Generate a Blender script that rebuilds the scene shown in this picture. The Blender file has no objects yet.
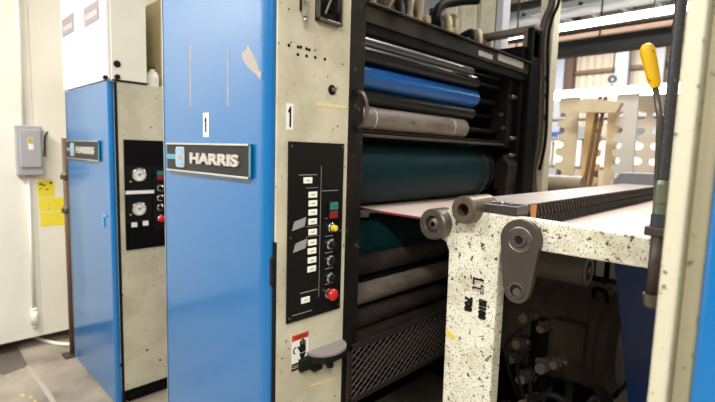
import bpy, bmesh, math, random
from mathutils import Vector, Matrix
random.seed(7)
PI = math.pi
COL = bpy.context.scene.collection

# ------------------------------------------------------------------ camera
FPX, CX, CY, EYE = 454.6, 357.5, 201.0, 1.55
yaw, pit, rol = [math.radians(a) for a in (44.23, 6.09, 1.68)]
f_ = Vector((-math.sin(yaw)*math.cos(pit), math.cos(yaw)*math.cos(pit), -math.sin(pit)))
r0 = Vector((math.cos(yaw), math.sin(yaw), 0)); u0 = r0.cross(f_)
r_ = math.cos(rol)*r0 + math.sin(rol)*u0
u_ = -math.sin(rol)*r0 + math.cos(rol)*u0
CAM = Vector((0, 0, EYE))
def on(px, py, ax, v):
    """measured position: where the sight line meets the real plane axis=v"""
    d = f_ + (px-CX)/FPX*r_ - (py-CY)/FPX*u_
    return CAM + d*((v-CAM[ax])/d[ax])
cam_d = bpy.data.cameras.new('camera'); cam = bpy.data.objects.new('camera', cam_d); COL.objects.link(cam)
M = Matrix((r_, u_, -f_)).transposed().to_4x4(); M.translation = CAM
cam.matrix_world = M
cam_d.sensor_width = 36; cam_d.lens = FPX*36/715; cam_d.clip_start = .02
cam_d.dof.use_dof = True; cam_d.dof.focus_distance = 1.55; cam_d.dof.aperture_fstop = 2.4
S = bpy.context.scene; S.camera = cam
S.view_settings.view_transform = 'Standard'; S.view_settings.look = 'None'
S.view_settings.gamma = 1; S.view_settings.exposure = 0.0

# ------------------------------------------------------------------ materials
MATS = {}
def lin(c):
    return tuple(((x/255)/12.92 if x/255 <= .04045 else ((x/255+.055)/1.055)**2.4) for x in c)+(1,)
def mat(name, col, rough=.5, metal=0, chip=0, chipcol=(30, 26, 20), chipscale=40, grime=0, grimecol=(95, 85, 62),
        gscale=3, bump=0, bscale=80, emit=0, spec=.5, coat=0, alpha=1, trans=0, stretch=None, chip2=False):
    m = bpy.data.materials.new(name); m.use_nodes = True; nt = m.node_tree; N = nt.nodes; L = nt.links
    b = N['Principled BSDF']; b.inputs['Roughness'].default_value = rough; b.inputs['Metallic'].default_value = metal
    b.inputs['Specular IOR Level'].default_value = spec
    b.inputs['Coat Weight'].default_value = coat; b.inputs['Coat Roughness'].default_value = .12
    c = lin(col); b.inputs['Base Color'].default_value = c
    if trans: b.inputs['Transmission Weight'].default_value = trans
    if emit:
        b.inputs['Emission Color'].default_value = c; b.inputs['Emission Strength'].default_value = emit
    tc = N.new('ShaderNodeTexCoord'); mp = N.new('ShaderNodeMapping')
    L.new(tc.outputs['Object'], mp.inputs['Vector'])
    if stretch: mp.inputs['Scale'].default_value = stretch
    cur = None
    def mix(fac, a, col2):
        x = N.new('ShaderNodeMix'); x.data_type = 'RGBA'
        L.new(fac, x.inputs['Factor'])
        if a is None: x.inputs['A'].default_value = c
        else: L.new(a, x.inputs['A'])
        x.inputs['B'].default_value = lin(col2)
        return x.outputs['Result']
    def noise(scale, det, lo, hi, to=1.0, rg=.6):
        n = N.new('ShaderNodeTexNoise'); n.inputs['Scale'].default_value = scale; n.inputs['Detail'].default_value = det
        n.inputs['Roughness'].default_value = rg
        L.new(mp.outputs['Vector'], n.inputs['Vector'])
        r = N.new('ShaderNodeMapRange'); r.inputs['From Min'].default_value = lo; r.inputs['From Max'].default_value = hi
        r.inputs['To Max'].default_value = to
        L.new(n.outputs['Fac'], r.inputs['Value']); return r.outputs['Result']
    if grime: cur = mix(noise(gscale, 6, .42, .8, grime), cur, grimecol)
    if chip:
        cur = mix(noise(chipscale, 3, .70-chip*.2, .74-chip*.2), cur, chipcol)
    if chip2: cur = mix(noise(60, 5, .59, .64), cur, chipcol)
    if cur is not None: L.new(cur, b.inputs['Base Color'])
    if bump:
        n = N.new('ShaderNodeTexNoise'); n.inputs['Scale'].default_value = bscale; n.inputs['Detail'].default_value = 4
        L.new(mp.outputs['Vector'], n.inputs['Vector'])
        bp = N.new('ShaderNodeBump'); bp.inputs['Strength'].default_value = bump; bp.inputs['Distance'].default_value = .003
        L.new(n.outputs['Fac'], bp.inputs['Height']); L.new(bp.outputs['Normal'], b.inputs['Normal'])
    MATS[name] = m; return m
BLUE = mat('blue_enamel', (0, 102, 166), .3, grime=.25, grimecol=(24, 112, 168), gscale=2, spec=.5, coat=.62)
CREAM = mat('cream_paint', (204, 199, 176), .5, chip=.12, chipscale=55, grime=.65, grimecol=(140, 132, 108), gscale=5, bump=.15)
CREAMP = mat('pale_cream_paint', (236, 232, 218), .45, grime=.25, grimecol=(190, 184, 160), gscale=2.5)
WHITEP = mat('white_enamel', (236, 236, 232), .35)
POSTP = mat('chipped_cream_paint', (232, 229, 212), .5, chip=.55, chipcol=(52, 48, 32), chipscale=170, grime=.75, grimecol=(168, 162, 128), gscale=14, chip2=True, bump=.5, bscale=90)
POSTLOW = POSTP
BLACK = mat('black_iron', (20, 17, 16), .5, spec=.2, chip=.2, chipcol=(70, 62, 52), chipscale=30, grime=.5, grimecol=(44, 37, 32), gscale=12, bump=.2)
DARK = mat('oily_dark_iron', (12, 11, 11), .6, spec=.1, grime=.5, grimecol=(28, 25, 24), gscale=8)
BEAMM = mat('grimy_beam_iron', (20, 19, 18), .5, spec=.15, grime=1, grimecol=(70, 62, 50), gscale=7, chip=.1, chipcol=(20, 18, 16))
PANEL = mat('black_panel', (12, 12, 13), .4, spec=.25)
PLATE = mat('nameplate_black', (34, 34, 36), .5, spec=.3, bump=.3, bscale=300)
CHROME = mat('chrome', (200, 200, 198), .22, 1)
SILVER = mat('silver_letters', (190, 187, 180), .4, .3)
STEEL = mat('worn_steel', (112, 106, 98), .42, .75, grime=.6, grimecol=(60, 54, 46), gscale=18)
BRASSY = mat('bronzed_steel', (112, 100, 84), .4, .6, grime=.5, grimecol=(66, 58, 46), gscale=25)
TEAL = mat('teal_trim', (80, 150, 168), .4)
SKY = mat('sky_blue_enamel', (110, 178, 220), .4)
LABEL = mat('white_label', (236, 236, 228), .5)
LENS = mat('ivory_legend_window', (245, 245, 232), .4)
INK = mat('black_ink', (16, 16, 16), .6, spec=.25)
RED = mat('red_plastic', (205, 40, 36), .35)
REDD = mat('dark_red_plastic', (140, 30, 40), .4)
GREEN = mat('green_plastic', (40, 120, 105), .4)
YEL = mat('yellow_plastic', (235, 205, 40), .35)
YELG = mat('worn_yellow_grip', (240, 190, 20), .35, chip=.35, chipcol=(120, 60, 20), chipscale=60)
YSHEET = mat('yellow_notice', (240, 220, 60), .6, chip=.25, chipcol=(200, 190, 120), chipscale=25)
TAPE = mat('yellowed_tape', (226, 208, 150), .6)
GREYT = mat('grey_tape', (150, 150, 148), .5)
PEEL = mat('bare_primer', (164, 157, 150), .6, grime=.4, grimecol=(160, 150, 140), gscale=20)
GREYBOX = mat('grey_enamel', (166, 166, 168), .45)
BROWNM = mat('rusty_brown_paint', (104, 80, 62), .6, grime=.5, grimecol=(90, 60, 40), gscale=10)
WHITEPIPE = mat('painted_conduit', (232, 230, 220), .5)
ROLBLUE = mat('blue_rubber', (0, 88, 162), .28, grime=.4, grimecol=(4, 62, 120), gscale=5)
ROLBLK = mat('black_rubber', (14, 13, 14), .3, spec=.35, grime=.4, grimecol=(32, 29, 28), gscale=6)
ROLGREY = mat('scuffed_grey_roller', (126, 116, 106), .5, .2, grime=1, grimecol=(70, 64, 58), gscale=22, chip=.2, chipcol=(60, 55, 50), chipscale=35, stretch=(1, .3, 1))
ROLMET = mat('pale_steel_roller', (120, 122, 126), .3, .5)
ROLTEAL = mat('dark_teal_plate_cylinder', (8, 38, 42), .42, 0, grime=.6, grimecol=(16, 46, 50), gscale=5, stretch=(1, .4, 1), spec=.1)
ROLEND = mat('cylinder_bearer_steel', (34, 32, 34), .35, .6)
RUBDK = mat('dark_dirty_roller', (34, 29, 27), .5, grime=.7, grimecol=(78, 66, 58), gscale=8)
PAPER = mat('pinkish_paper', (214, 196, 186), .55, grime=.3, grimecol=(190, 172, 164), gscale=4)
PAPERE = mat('crimson_paper_edge', (150, 50, 60), .7)
WIRE = mat('mesh_wire', (74, 66, 60), .45, .3)
HOSEM = mat('black_ribbed_rubber', (58, 58, 64), .4, chip=.4, chipcol=(110, 110, 116), chipscale=140)
FITT = mat('greenish_brass', (128, 136, 116), .4, .6, grime=.5, grimecol=(80, 84, 70), gscale=30)
BLUEG = mat('blue_grey_steel', (72, 80, 92), .4, .5)
BROWNST = mat('brown_steel', (74, 66, 60), .5, .3, grime=.5, grimecol=(56, 48, 44), gscale=30)
PLANKM = mat('perforated_grey_steel', (166, 155, 150), .55, grime=.6, grimecol=(112, 104, 100), gscale=8, bump=.6, bscale=60)
PLANKD = mat('dark_serrated_steel', (40, 36, 35), .5, .3)
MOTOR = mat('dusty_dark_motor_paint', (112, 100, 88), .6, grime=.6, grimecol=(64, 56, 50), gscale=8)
WOODC = mat('cream_wood', (232, 218, 188), .6, grime=.5, grimecol=(196, 168, 120), gscale=5)
WOODB = mat('brown_wood', (132, 98, 68), .6)
CARTON = mat('white_carton', (240, 238, 230), .6)
BLUEBIN = mat('blue_bin_plastic', (50, 100, 165), .5)
GLOW = mat('fluorescent_tube', (255, 252, 244), .5, emit=14)
GLOW2 = mat('fluorescent_diffuser', (255, 252, 246), .5, emit=7)
DAYL = mat('daylight_pane', (225, 240, 255), .5, emit=1.6)
GREYC = mat('grey_column_paint', (168, 170, 176), .5)
JUG = mat('milky_plastic', (228, 226, 214), .4)

# ------------------------------------------------------------------ geometry helpers
def B(): return bmesh.new()
def box(bm, x0, x1, y0, y1, z0, z1):
    v = [bm.verts.new((x, y, z)) for x in (x0, x1) for y in (y0, y1) for z in (z0, z1)]
    for q in ((0, 1, 3, 2), (4, 6, 7, 5), (0, 4, 5, 1), (2, 3, 7, 6), (0, 2, 6, 4), (1, 5, 7, 3)):
        bm.faces.new([v[i] for i in q])
    return bm
def frame_for(d):
    d = d.normalized(); a = Vector((0, 0, 1)) if abs(d.z) < .9 else Vector((1, 0, 0))
    s = d.cross(a).normalized(); return s, d.cross(s).normalized()
def cyl(bm, p0, p1, r0, r1=None, n=32, caps=True):
    p0 = Vector(p0); p1 = Vector(p1); r1 = r0 if r1 is None else r1
    s, t = frame_for(p1-p0); A = []; Bq = []
    for i in range(n):
        a = 2*PI*i/n; w = s*math.cos(a)+t*math.sin(a)
        A.append(bm.verts.new(p0+w*r0)); Bq.append(bm.verts.new(p1+w*r1))
    for i in range(n):
        fc = bm.faces.new((A[i], A[(i+1) % n], Bq[(i+1) % n], Bq[i])); fc.smooth = True
    if caps:
        bm.faces.new(A[::-1]); bm.faces.new(Bq)
    return bm
def lathe(bm, p, d, prof, n=40, sharp=True):
    """prof: list of (distance along d, radius)"""
    p = Vector(p); d = Vector(d).normalized(); s, t = frame_for(d)
    if not sharp:
        rings = [(h, r) for h, r in prof]
    for k in range(len(prof)-1):
        (h0, ra), (h1, rb) = prof[k], prof[k+1]
        A = []; C = []
        for i in range(n):
            a = 2*PI*i/n; w = s*math.cos(a)+t*math.sin(a)
            A.append(p+d*h0+w*ra); C.append(p+d*h1+w*rb)
        if ra < 1e-6:
            c = bm.verts.new(A[0]); vb = [bm.verts.new(q) for q in C]
            for i in range(n): bm.faces.new((c, vb[(i+1) % n], vb[i])).smooth = True
        elif rb < 1e-6:
            c = bm.verts.new(C[0]); va = [bm.verts.new(q) for q in A]
            for i in range(n): bm.faces.new((c, va[i], va[(i+1) % n])).smooth = True
        else:
            va = [bm.verts.new(q) for q in A]; vb = [bm.verts.new(q) for q in C]
            for i in range(n): bm.faces.new((va[i], va[(i+1) % n], vb[(i+1) % n], vb[i])).smooth = True
    return bm
def smoothpath(pts, k=6):
    P = [Vector(p) for p in pts]; out = []
    for i in range(len(P)-1):
        a = P[max(i-1, 0)]; b = P[i]; c = P[i+1]; d = P[min(i+2, len(P)-1)]
        for j in range(k):
            t = j/k
            out.append(.5*((2*b)+(c-a)*t+(2*a-5*b+4*c-d)*t*t+(3*b-a-3*c+d)*t**3))
    out.append(P[-1]); return out
def tube(bm, pts, r, n=12, rf=None):
    P = [Vector(p) for p in pts]; rings = []
    s = None
    for i, p in enumerate(P):
        d = (P[min(i+1, len(P)-1)]-P[max(i-1, 0)]).normalized()
        if s is None: s, t = frame_for(d)
        else:
            s = (s-d*s.dot(d)).normalized(); t = d.cross(s)
        rr = rf(i) if rf else r
        rings.append([bm.verts.new(p+(s*math.cos(2*PI*j/n)+t*math.sin(2*PI*j/n))*rr) for j in range(n)])
    for a, b in zip(rings, rings[1:]):
        for j in range(n): bm.faces.new((a[j], a[(j+1) % n], b[(j+1) % n], b[j])).smooth = True
    bm.faces.new(rings[0][::-1]); bm.faces.new(rings[-1]); return bm
def prism(bm, poly, ax, a, b):
    """poly: 2-D outline in the two other axes (order x<y<z), extruded along axis ax from a to b"""
    def P3(p, v):
        return {0: (v, p[0], p[1]), 1: (p[0], v, p[1]), 2: (p[0], p[1], v)}[ax]
    A = [bm.verts.new(P3(p, a)) for p in poly]; C = [bm.verts.new(P3(p, b)) for p in poly]
    n = len(poly)
    for i in range(n): bm.faces.new((A[i], A[(i+1) % n], C[(i+1) % n], C[i]))
    bm.faces.new(A[::-1]); bm.faces.new(C); return bm
def arc(cx, cy, r, a0, a1, n=10, ry=None):
    ry = r if ry is None else ry
    return [(cx+r*math.cos(math.radians(a0+(a1-a0)*i/n)), cy+ry*math.sin(math.radians(a0+(a1-a0)*i/n))) for i in range(n+1)]
def rrect(x0, x1, y0, y1, r, n=4):
    return (arc(x1-r, y1-r, r, 0, 90, n)+arc(x0+r, y1-r, r, 90, 180, n)+arc(x0+r, y0+r, r, 180, 270, n)+arc(x1-r, y0+r, r, 270, 360, n))
OFF = {}
def add_each(name, bm, m, parent, bevel=0, label=None):
    """every separate piece becomes a part of its own"""
    bmesh.ops.remove_doubles(bm, verts=bm.verts, dist=1e-6)
    seen = set(); bm.verts.index_update(); groups = []
    for v in bm.verts:
        if v in seen: continue
        st = [v]; g = set()
        while st:
            w = st.pop()
            if w in g: continue
            g.add(w); st.extend(e.other_vert(w) for e in w.link_edges if e.other_vert(w) not in g)
        seen |= g; groups.append(g)
    for g in groups:
        nb = bmesh.new(); mp = {v: nb.verts.new(v.co) for v in g}
        for fc in bm.faces:
            if fc.verts[0] in g:
                nf = nb.faces.new([mp[v] for v in fc.verts]); nf.smooth = fc.smooth
        add(name, nb, m, parent, bevel, 2, label)
    bm.free()
def add(name, bm, m, parent=None, bevel=0, seg=2, label=None):
    off = OFF.get(parent.name, Vector()) if parent else Vector()
    bmesh.ops.recalc_face_normals(bm, faces=bm.faces)
    bmesh.ops.translate(bm, verts=bm.verts, vec=-off)
    me = bpy.data.meshes.new(name); bm.to_mesh(me); bm.free(); me.materials.append(m)
    o = bpy.data.objects.new(name, me); COL.objects.link(o)
    if parent: o.parent = parent
    OFF[o.name] = off
    if bevel:
        md = o.modifiers.new('bevel', 'BEVEL'); md.width = bevel; md.segments = seg; md.limit_method = 'ANGLE'; md.angle_limit = math.radians(40)
        md.harden_normals = False
    if label: o['label'] = label
    return o
def tag(o, label, cat, group=None):
    o['label'] = label; o['category'] = cat
    if group: o['group'] = group
    return o
def struct(o): o['kind'] = 'structure'; return o
def thing(name, loc, label, cat, group=None):
    o = bpy.data.objects.new(name, None); COL.objects.link(o); o.location = loc; o.empty_display_size = .05
    OFF[o.name] = Vector(loc); return tag(o, label, cat, group)
def text_bm(body, size, ax, org, right, up, depth=.001, sx=1.0, bold=0, fit=None):
    """lettering as real raised mesh: org = lower-left corner, right/up = directions in the place"""
    cu = bpy.data.curves.new('t', 'FONT'); cu.body = body; cu.size = size; cu.extrude = depth/2; cu.offset = bold
    ob = bpy.data.objects.new('t', cu); COL.objects.link(ob)
    dg = bpy.context.evaluated_depsgraph_get(); me = bpy.data.meshes.new_from_object(ob.evaluated_get(dg))
    bm = bmesh.new(); bm.from_mesh(me); bpy.data.objects.remove(ob); bpy.data.curves.remove(cu); bpy.data.meshes.remove(me)
    if fit:
        xs = [v.co.x for v in bm.verts]; ys = [v.co.y for v in bm.verts]
        for v in bm.verts: v.co.x = (v.co.x-min(xs))/(max(xs)-min(xs))*fit[0]; v.co.y = (v.co.y-min(ys))/(max(ys)-min(ys))*fit[1]
    right = Vector(right); up = Vector(up); nrm = right.cross(up)
    for v in bm.verts:
        x, y, z = v.co; v.co = Vector(org)+right*(x*sx)+up*y+nrm*z
    return bm
def copy_tree(o, parent=None):
    c = o.copy(); COL.objects.link(c)
    if parent: c.parent = parent
    for ch in [k for k in o.children]: copy_tree(ch, c)
    return c

# ------------------------------------------------------------------ setting
FL = mat('stained_concrete', (166, 154, 138), .42, grime=.95, grimecol=(78, 72, 68), gscale=2.2, bump=.2, bscale=20)
fl = struct(add('floor', box(B(), -22, 6, -5, 14.1, -.06, 0), FL))
b = B()
pp = [(on(x, y, 2, 0).x, on(x, y, 2, 0).y) for x, y in ((25, 366), (30, 366), (50, 392), (60, 408), (54, 408), (44, 392))]
prism(b, pp, 2, 0, .0012); add('floor_line', b, mat('worn_pale_line', (172, 164, 150), .5), fl)
b = B(); pp = [(on(x, y, 2, 0).x, on(x, y, 2, 0).y) for x, y in ((0, 348), (17, 345), (28, 366), (4, 375), (-8, 372))]
prism(b, pp, 2, 0, .0008); add('floor_patch', b, mat('dark_mottled_floor', (96, 87, 80), .4, grime=.6, grimecol=(96, 88, 80), gscale=9), fl)  # darker mottled patch laid over the floor
b = B()
for (cx_, cy_, rr) in ((31, 397, .016), (22, 395, .022), (35, 401, .014), (8, 376, .012)):
    c_ = on(cx_, cy_, 2, 0); n_ = 9; prism(b, [(c_.x+rr*(.6+.6*random.random())*math.cos(2*PI*q/n_), c_.y+rr*(.5+.5*random.random())*math.sin(2*PI*q/n_)) for q in range(n_)], 2, 0, .001)
add_each('yellow_paint_spot', b, mat('yellow_floor_paint', (200, 180, 100), .6), fl)
def wall_mat():
    m = mat('corrugated_panel', (190, 178, 160), .55); nt = m.node_tree; N = nt.nodes; L = nt.links
    tc = N.new('ShaderNodeTexCoord'); w = N.new('ShaderNodeTexWave'); w.inputs['Scale'].default_value = 1.6; w.bands_direction = 'X'
    bp = N.new('ShaderNodeBump'); bp.inputs['Strength'].default_value = .6; bp.inputs['Distance'].default_value = .05
    L.new(tc.outputs['Object'], w.inputs['Vector']); L.new(w.outputs['Fac'], bp.inputs['Height'])
    L.new(bp.outputs['Normal'], N['Principled BSDF'].inputs['Normal']); return m
WALLM = wall_mat()
struct(add('wall_back', box(B(), -22, 6, 14, 14.1, 0, 6), WALLM))
struct(add('ceiling', box(B(), -22, 6, -5, 14.1, 6, 6.1), mat('ceiling_deck', (150, 146, 138), .7)))
# girts and columns of the far wall
struct(add('trim_1', box(B(), -20, 5, 13.9, 14, 3.96, 4.06), BROWNM))
b = B(); box(b, -5.14, -4.95, 13.7, 14, 0, 6); struct(add('trim_2', b, mat('brown_column', (84, 62, 52), .6)))
b = B(); box(b, -3.85, -3.55, 13.7, 14, 0, 6); struct(add('trim_3', b, GREYC))
b = B(); box(b, -2.95, -2.75, 13.75, 14, 0, 6); struct(add('trim_4', b, GREYC))
b = B(); box(b, -6.2, -5.25, 13.85, 14, 0, 6); struct(add('trim_5', b, mat('pale_blue_sheet', (176, 182, 196), .5)))
w = struct(add('window_1', box(B(), -14.5, -8.6, 13.9, 14, 3.2, 5.8), DAYL))
b = B()
for x in (-14.5, -12.55, -10.6, -8.65): box(b, x, x+.07, 13.84, 13.92, 3.2, 5.8)
for z in (3.2, 4.4, 5.73): box(b, -14.5, -8.58, 13.84, 13.92, z, z+.07)
add('window_frame', b, GREYC, w)

# white panelled booth on the left, its underside clear of the floor
XW = -4.05
b = B(); box(b, XW-.8, XW, -2.6, .738, .085, 3.1); box(b, XW-.8, XW, .744, 3.6, .085, 3.1); box(b, XW-.8, XW-.006, .73, .75, .085, 3.1)
wl = struct(add('wall_left', b, CREAMP, bevel=.002))
b = B()
box(b, XW-.75, XW-.45, -2.5, 3.5, .0, .09)
struct(add('baseboard_left', b, DARK))

# ------------------------------------------------------------------ things on the booth wall
def wallpt(px, py): return on(px, py, 0, XW)
c1 = wallpt(13.5, 125.5); c2 = wallpt(42, 175)
y0, y1, z0, z1 = c1.y, c2.y, wallpt(15, 175).z, wallpt(28, 126).z
t = thing('disconnect_switch', (XW, (y0+y1)/2, z0), 'grey metal disconnect switch box with side lever on the white wall', 'switch box')
add('case', box(B(), XW, XW+.07, y0, y1, z0, z1), GREYBOX, t, .006)
h = z1-z0; wd = y1-y0
add('door', box(B(), XW+.07, XW+.085, y0+.1*wd, y1-.08*wd, z0+.16*h, z1-.07*h), GREYBOX, t, .008)
add('sticker', box(B(), XW+.085, XW+.086, y0+.42*wd, y0+.62*wd, z0+.52*h, z0+.76*h), LABEL, t)
st = add('emblem', box(B(), XW+.086, XW+.0865, y0+.44*wd, y0+.60*wd, z0+.64*h, z0+.75*h), mat('blue_gold_sticker', (200, 175, 60), .5, chip=.6, chipcol=(40, 50, 120), chipscale=60), t)
b = B(); tube(b, smoothpath([(XW+.04, y1, z0+.45*h), (XW+.045, y1+.016, z0+.52*h), (XW+.05, y1+.018, z0+.75*h), (XW+.06, y1+.035, z0+.9*h)]), .006); add('lever', b, INK, t)
add('hasp', box(B(), XW+.03, XW+.06, y1, y1+.02, z0+.38*h, z0+.52*h), STEEL, t, .002)
ym = y0+.42*wd
t = thing('conduit', (XW, ym, .3), 'white painted conduit running down below the grey switch box', 'conduit')
b = B(); zc = wallpt(32, 322).z
cyl(b, (XW+.022, ym, zc+.08), (XW+.022, ym, z0), .011, n=14); add('pipe', b, WHITEPIPE, t)
b = B(); cyl(b, (XW+.022, ym, zc-.02), (XW+.022, ym, zc+.09), .021, n=16); cyl(b, (XW+.022, ym, zc+.09), (XW+.022, ym, zc+.11), .017, n=16); cyl(b, (XW+.022, ym, zc-.04), (XW+.022, ym, zc-.02), .016, n=16)
add('fitting', b, WHITEPIPE, t)
b = B(); cyl(b, (XW+.022, ym-.01, z1), (XW+.022, ym-.01, 3.0), .011, n=14)
tag(add('conduit', b, WHITEPIPE), 'white painted conduit rising above the grey switch box', 'conduit')
for (a, bb, txt) in (((37, 180), (55, 197), 'small yellow notice with dark marks, topmost of three on the wall'),
                ((38.5, 198), (64, 212), 'wide yellow notice pasted on the wall, middle of the three'),
                ((40, 212.6), (65, 227), 'plain yellow notice on the wall, lowest of the three')):
    p = wallpt(*a); q = wallpt(*bb)
    zt = p.z; zb = wallpt(a[0], bb[1]).z
    t = add('notice', box(B(), XW, XW+.001, p.y, q.y, zb, zt), YSHEET); tag(t, txt, 'notice', 'yellow notices on the white wall')
    if a[0] == 37:
        b = B()
        for k, (yy, zz, ww, hh) in enumerate(((.1, .7, .2, .1), (.3, .62, .15, .1), (.72, .75, .14, .14), (.45, .4, .2, .05), (.1, .45, .12, .05))):
            yA = p.y+(q.y-p.y)*yy; zA = zb+(zt-zb)*zz; box(b, XW+.001, XW+.0014, yA, yA+(q.y-p.y)*ww, zA, zA+(zt-zb)*hh)
        add('marks', b, INK, t)
# brown standpipe beside the blue cabinet
px_, py_ = -3.735, .86
t = thing('standpipe', (px_, py_, 0), 'rusty brown upright pipe on a small floor plate beside the blue cabinet', 'pipe')
add('pipe', cyl(B(), (px_, py_, .01), (px_, py_, 1.59), .017, n=16), BROWNM, t)
add('base_plate', box(B(), px_-.05, px_+.06, py_-.06, py_+.05, 0, .012), BROWNST, t, .003)
for z in (1.30, 1.06):
    b = B(); cyl(b, (px_, py_, z), (px_, py_, z+.05), .024, n=16); box(b, px_-.02, px_-.018+.0, py_-.03, py_+.0, z, z+.03); add('collar', b, STEEL, t)
b = B(); tube(b, smoothpath([(-4.45, .70, .014), (-4.3, .71, .014), (-4.12, .76, .014), (-3.95, .85, .014), (-3.84, 1.0, .014), (-3.8, 1.3, .014)]), .014)
tag(add('floor_hose', b, WHITEPIPE), 'white hose lying on the floor at the foot of the white wall', 'hose')

# ------------------------------------------------------------------ nameplate builder (in a Y = const face)
def nameplate(parent, x0, x1, z0, z1, Y):
    w = x1-x0; h = z1-z0
    pl = add('nameplate', box(B(), x0, x1, Y-.012, Y, z0, z1), PLATE, parent, .002, label='black nameplate with raised silver lettering')
    b = B(); box(b, x0, x1, Y-.017, Y-.004, z1-.05*h, z1+.02*h); box(b, x0, x1, Y-.017, Y-.004, z0-.02*h, z0+.05*h); add('chrome_strip', b, CHROME, pl, .001)
    b = B(); box(b, x1-.004*w, x1+.004*w, Y-.0135, Y-.0075, z0+.03*h, z1-.03*h); add('teal_end', b, TEAL, pl)
    b = B(); box(b, x0, x0+.14*w, Y-.0128, Y-.012, z0+.42*h, z0+.60*h); add_each('teal_stripe', b, TEAL, pl)
    em = add('emblem', prism(B(), rrect(x0+.14*w, x0+.262*w, z0+.14*h, z1-.12*h, .016), 1, Y-.015, Y-.012), SILVER, pl)
    b = B()
    prism(b, rrect(x0+.154*w, x0+.248*w, z0+.56*h, z1-.17*h, .012), 1, Y-.0165, Y-.0149)
    prism(b, rrect(x0+.154*w, x0+.248*w, z0+.19*h, z0+.44*h, .012), 1, Y-.0165, Y-.0149)
    add('emblem_inlay', b, SKY, pl)
    b = B()
    for k in range(4): box(b, x0+(.168+.019*k)*w, x0+(.176+.019*k)*w, Y-.0172, Y-.0163, z0+.3*h, z0+.72*h)
    add('emblem_lines', b, SILVER, pl)
    add('lettering', text_bm('HARRIS', h*.62, 1, (x0+.345*w, Y-.0145, z0+.31*h), (1, 0, 0), (0, 0, 1), .006, bold=.0032, fit=(w*.555, h*.38)), SILVER, pl)
    return pl

def knob(parent, X, y, z, m, name='selector_knob', r=.014, lab=None):
    """rotary knob on a face looking towards +X"""
    b = B(); lathe(b, (X, y, z), (1, 0, 0), [(0, r*1.25), (.006, r*1.25), (.009, r*1.0), (.013, r*.95), (.013, 0)], 24)
    k = add(name, b, CHROME, parent, label=lab)
    b = B(); lathe(b, (X+.012, y, z), (1, 0, 0), [(0, r*.8), (.014, r*.72), (.017, r*.5), (.017, 0)], 24)
    if m is INK: box(b, X+.012, X+.034, y-.003, y+.003, z-r*.75, z+r*.75)
    add('cap', b, m, k); return k
def mush(parent, X, y, z, r=.02):
    b = B(); lathe(b, (X, y, z), (1, 0, 0), [(0, r*.95), (.008, r*.95), (.012, r*.6), (.02, r*.6)], 24)
    k = add('stop_button', b, CHROME, parent, label='red mushroom stop button on a chrome collar')
    b = B(); lathe(b, (X+.018, y, z), (1, 0, 0), [(0, r*.6), (.003, r*1.02), (.013, r*1.05), (.018, r*.85), (.021, r*.4), (.0215, 0)], 28)
    add('cap', b, RED, k); return k
def rocker(parent, X, y, z, w=.034, h=.06):
    b = B(); box(b, X, X+.008, y-w/2-.003, y+w/2+.003, z-h/2-.003, z+h/2+.003); k = add('start_stop_switch', b, INK, parent, .001)
    add('green_half', box(B(), X+.008, X+.016, y-w/2, y+w/2, z+.002, z+h/2), GREEN, k, .002)
    add('red_half', box(B(), X+.008, X+.014, y-w/2, y+w/2, z-h/2, z-.002), REDD, k, .002); return k

# ------------------------------------------------------------------ left unit
XL = -2.77
t = thing('press_cabinet', (-3.2, 1.2, 0), 'blue and cream press control cabinet with pressure gauges, the far left one', 'cabinet')
add('body', box(B(), -3.60, XL, .885, 2.1, .09, 1.905), CREAM, t, .004)
b = B()
pr = [(-3.63, .89), (-3.63, .856)]+[(-2.80+.022*math.sin(math.radians(a)), .878-.022*math.cos(math.radians(a))) for a in range(0, 91, 18)]+[(-2.778, .89)]
prism(b, pr, 2, .02, 1.9)
add('plinth', box(B(), -3.58, XL-.03, .93, 2.08, 0, .09), DARK, t)
dd = add('blue_door', b, BLUE, t)
b = B(); box(b, -3.638, -3.63, .852, .895, .02, 1.9); add('edge_trim', b, CHROME, t)
b = B(); box(b, XL-.004, XL+.002, .885, .9, .02, 1.9); add('door_gap', b, INK, t)
p = on(103, 212, 1, .856); q = on(107, 224, 1, .856)
b = B(); box(b, -2.915, -2.85, .848, .856, 1.135, 1.15); box(b, -2.915, -2.90, .848, .856, 1.07, 1.15); add('latch', b, SKY, dd, .002)
nameplate(t, -3.606, -2.93, 1.456, 1.572, .856)
def sL(px, py): return on(px, py, 0, XL)
cp = add('control_panel', box(B(), XL, XL+.008, .926, 1.17, .945, 1.585), PANEL, t, .002)
Xc = XL+.008
b = B(); box(b, Xc, Xc+.001, .932, 1.075, 1.288, 1.432); box(b, Xc, Xc+.001, .932, 1.075, 1.10, 1.262); box(b, Xc, Xc+.001, 1.085, 1.165, 1.05, 1.43)
add('sub_plate', b, mat('charcoal_subplate', (26, 26, 28), .35, spec=.3), cp)
def gauge(y, z, r):
    b = B(); lathe(b, (Xc, y, z), (1, 0, 0), [(0, r*1.15), (.012, r*1.15), (.016, r*1.02), (.010, r*.93)], 36); g = add('pressure_gauge', b, CHROME, cp, label='round white-faced pressure gauge with chrome rim')
    add('dial', cyl(B(), (Xc, y, z), (Xc+.010, y, z), r*.95, n=36), LABEL, g)
    b = B()
    for k in range(11):
        a = math.radians(-45+27*k); c, s = math.cos(a), math.sin(a)
        cyl(b, (Xc+.0105, y+c*r*.68, z+s*r*.68), (Xc+.0105, y+c*r*.86, z+s*r*.86), .0011, n=5)
    add('tick_marks', b, INK, g)
    b = B(); cyl(b, (Xc+.012, y-.2*r, z-.1*r), (Xc+.012, y+.6*r, z+.3*r), .0022, .0008, n=6); cyl(b, (Xc+.010, y, z), (Xc+.014, y, z), .005, n=14); add('needle', b, INK, g)
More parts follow.
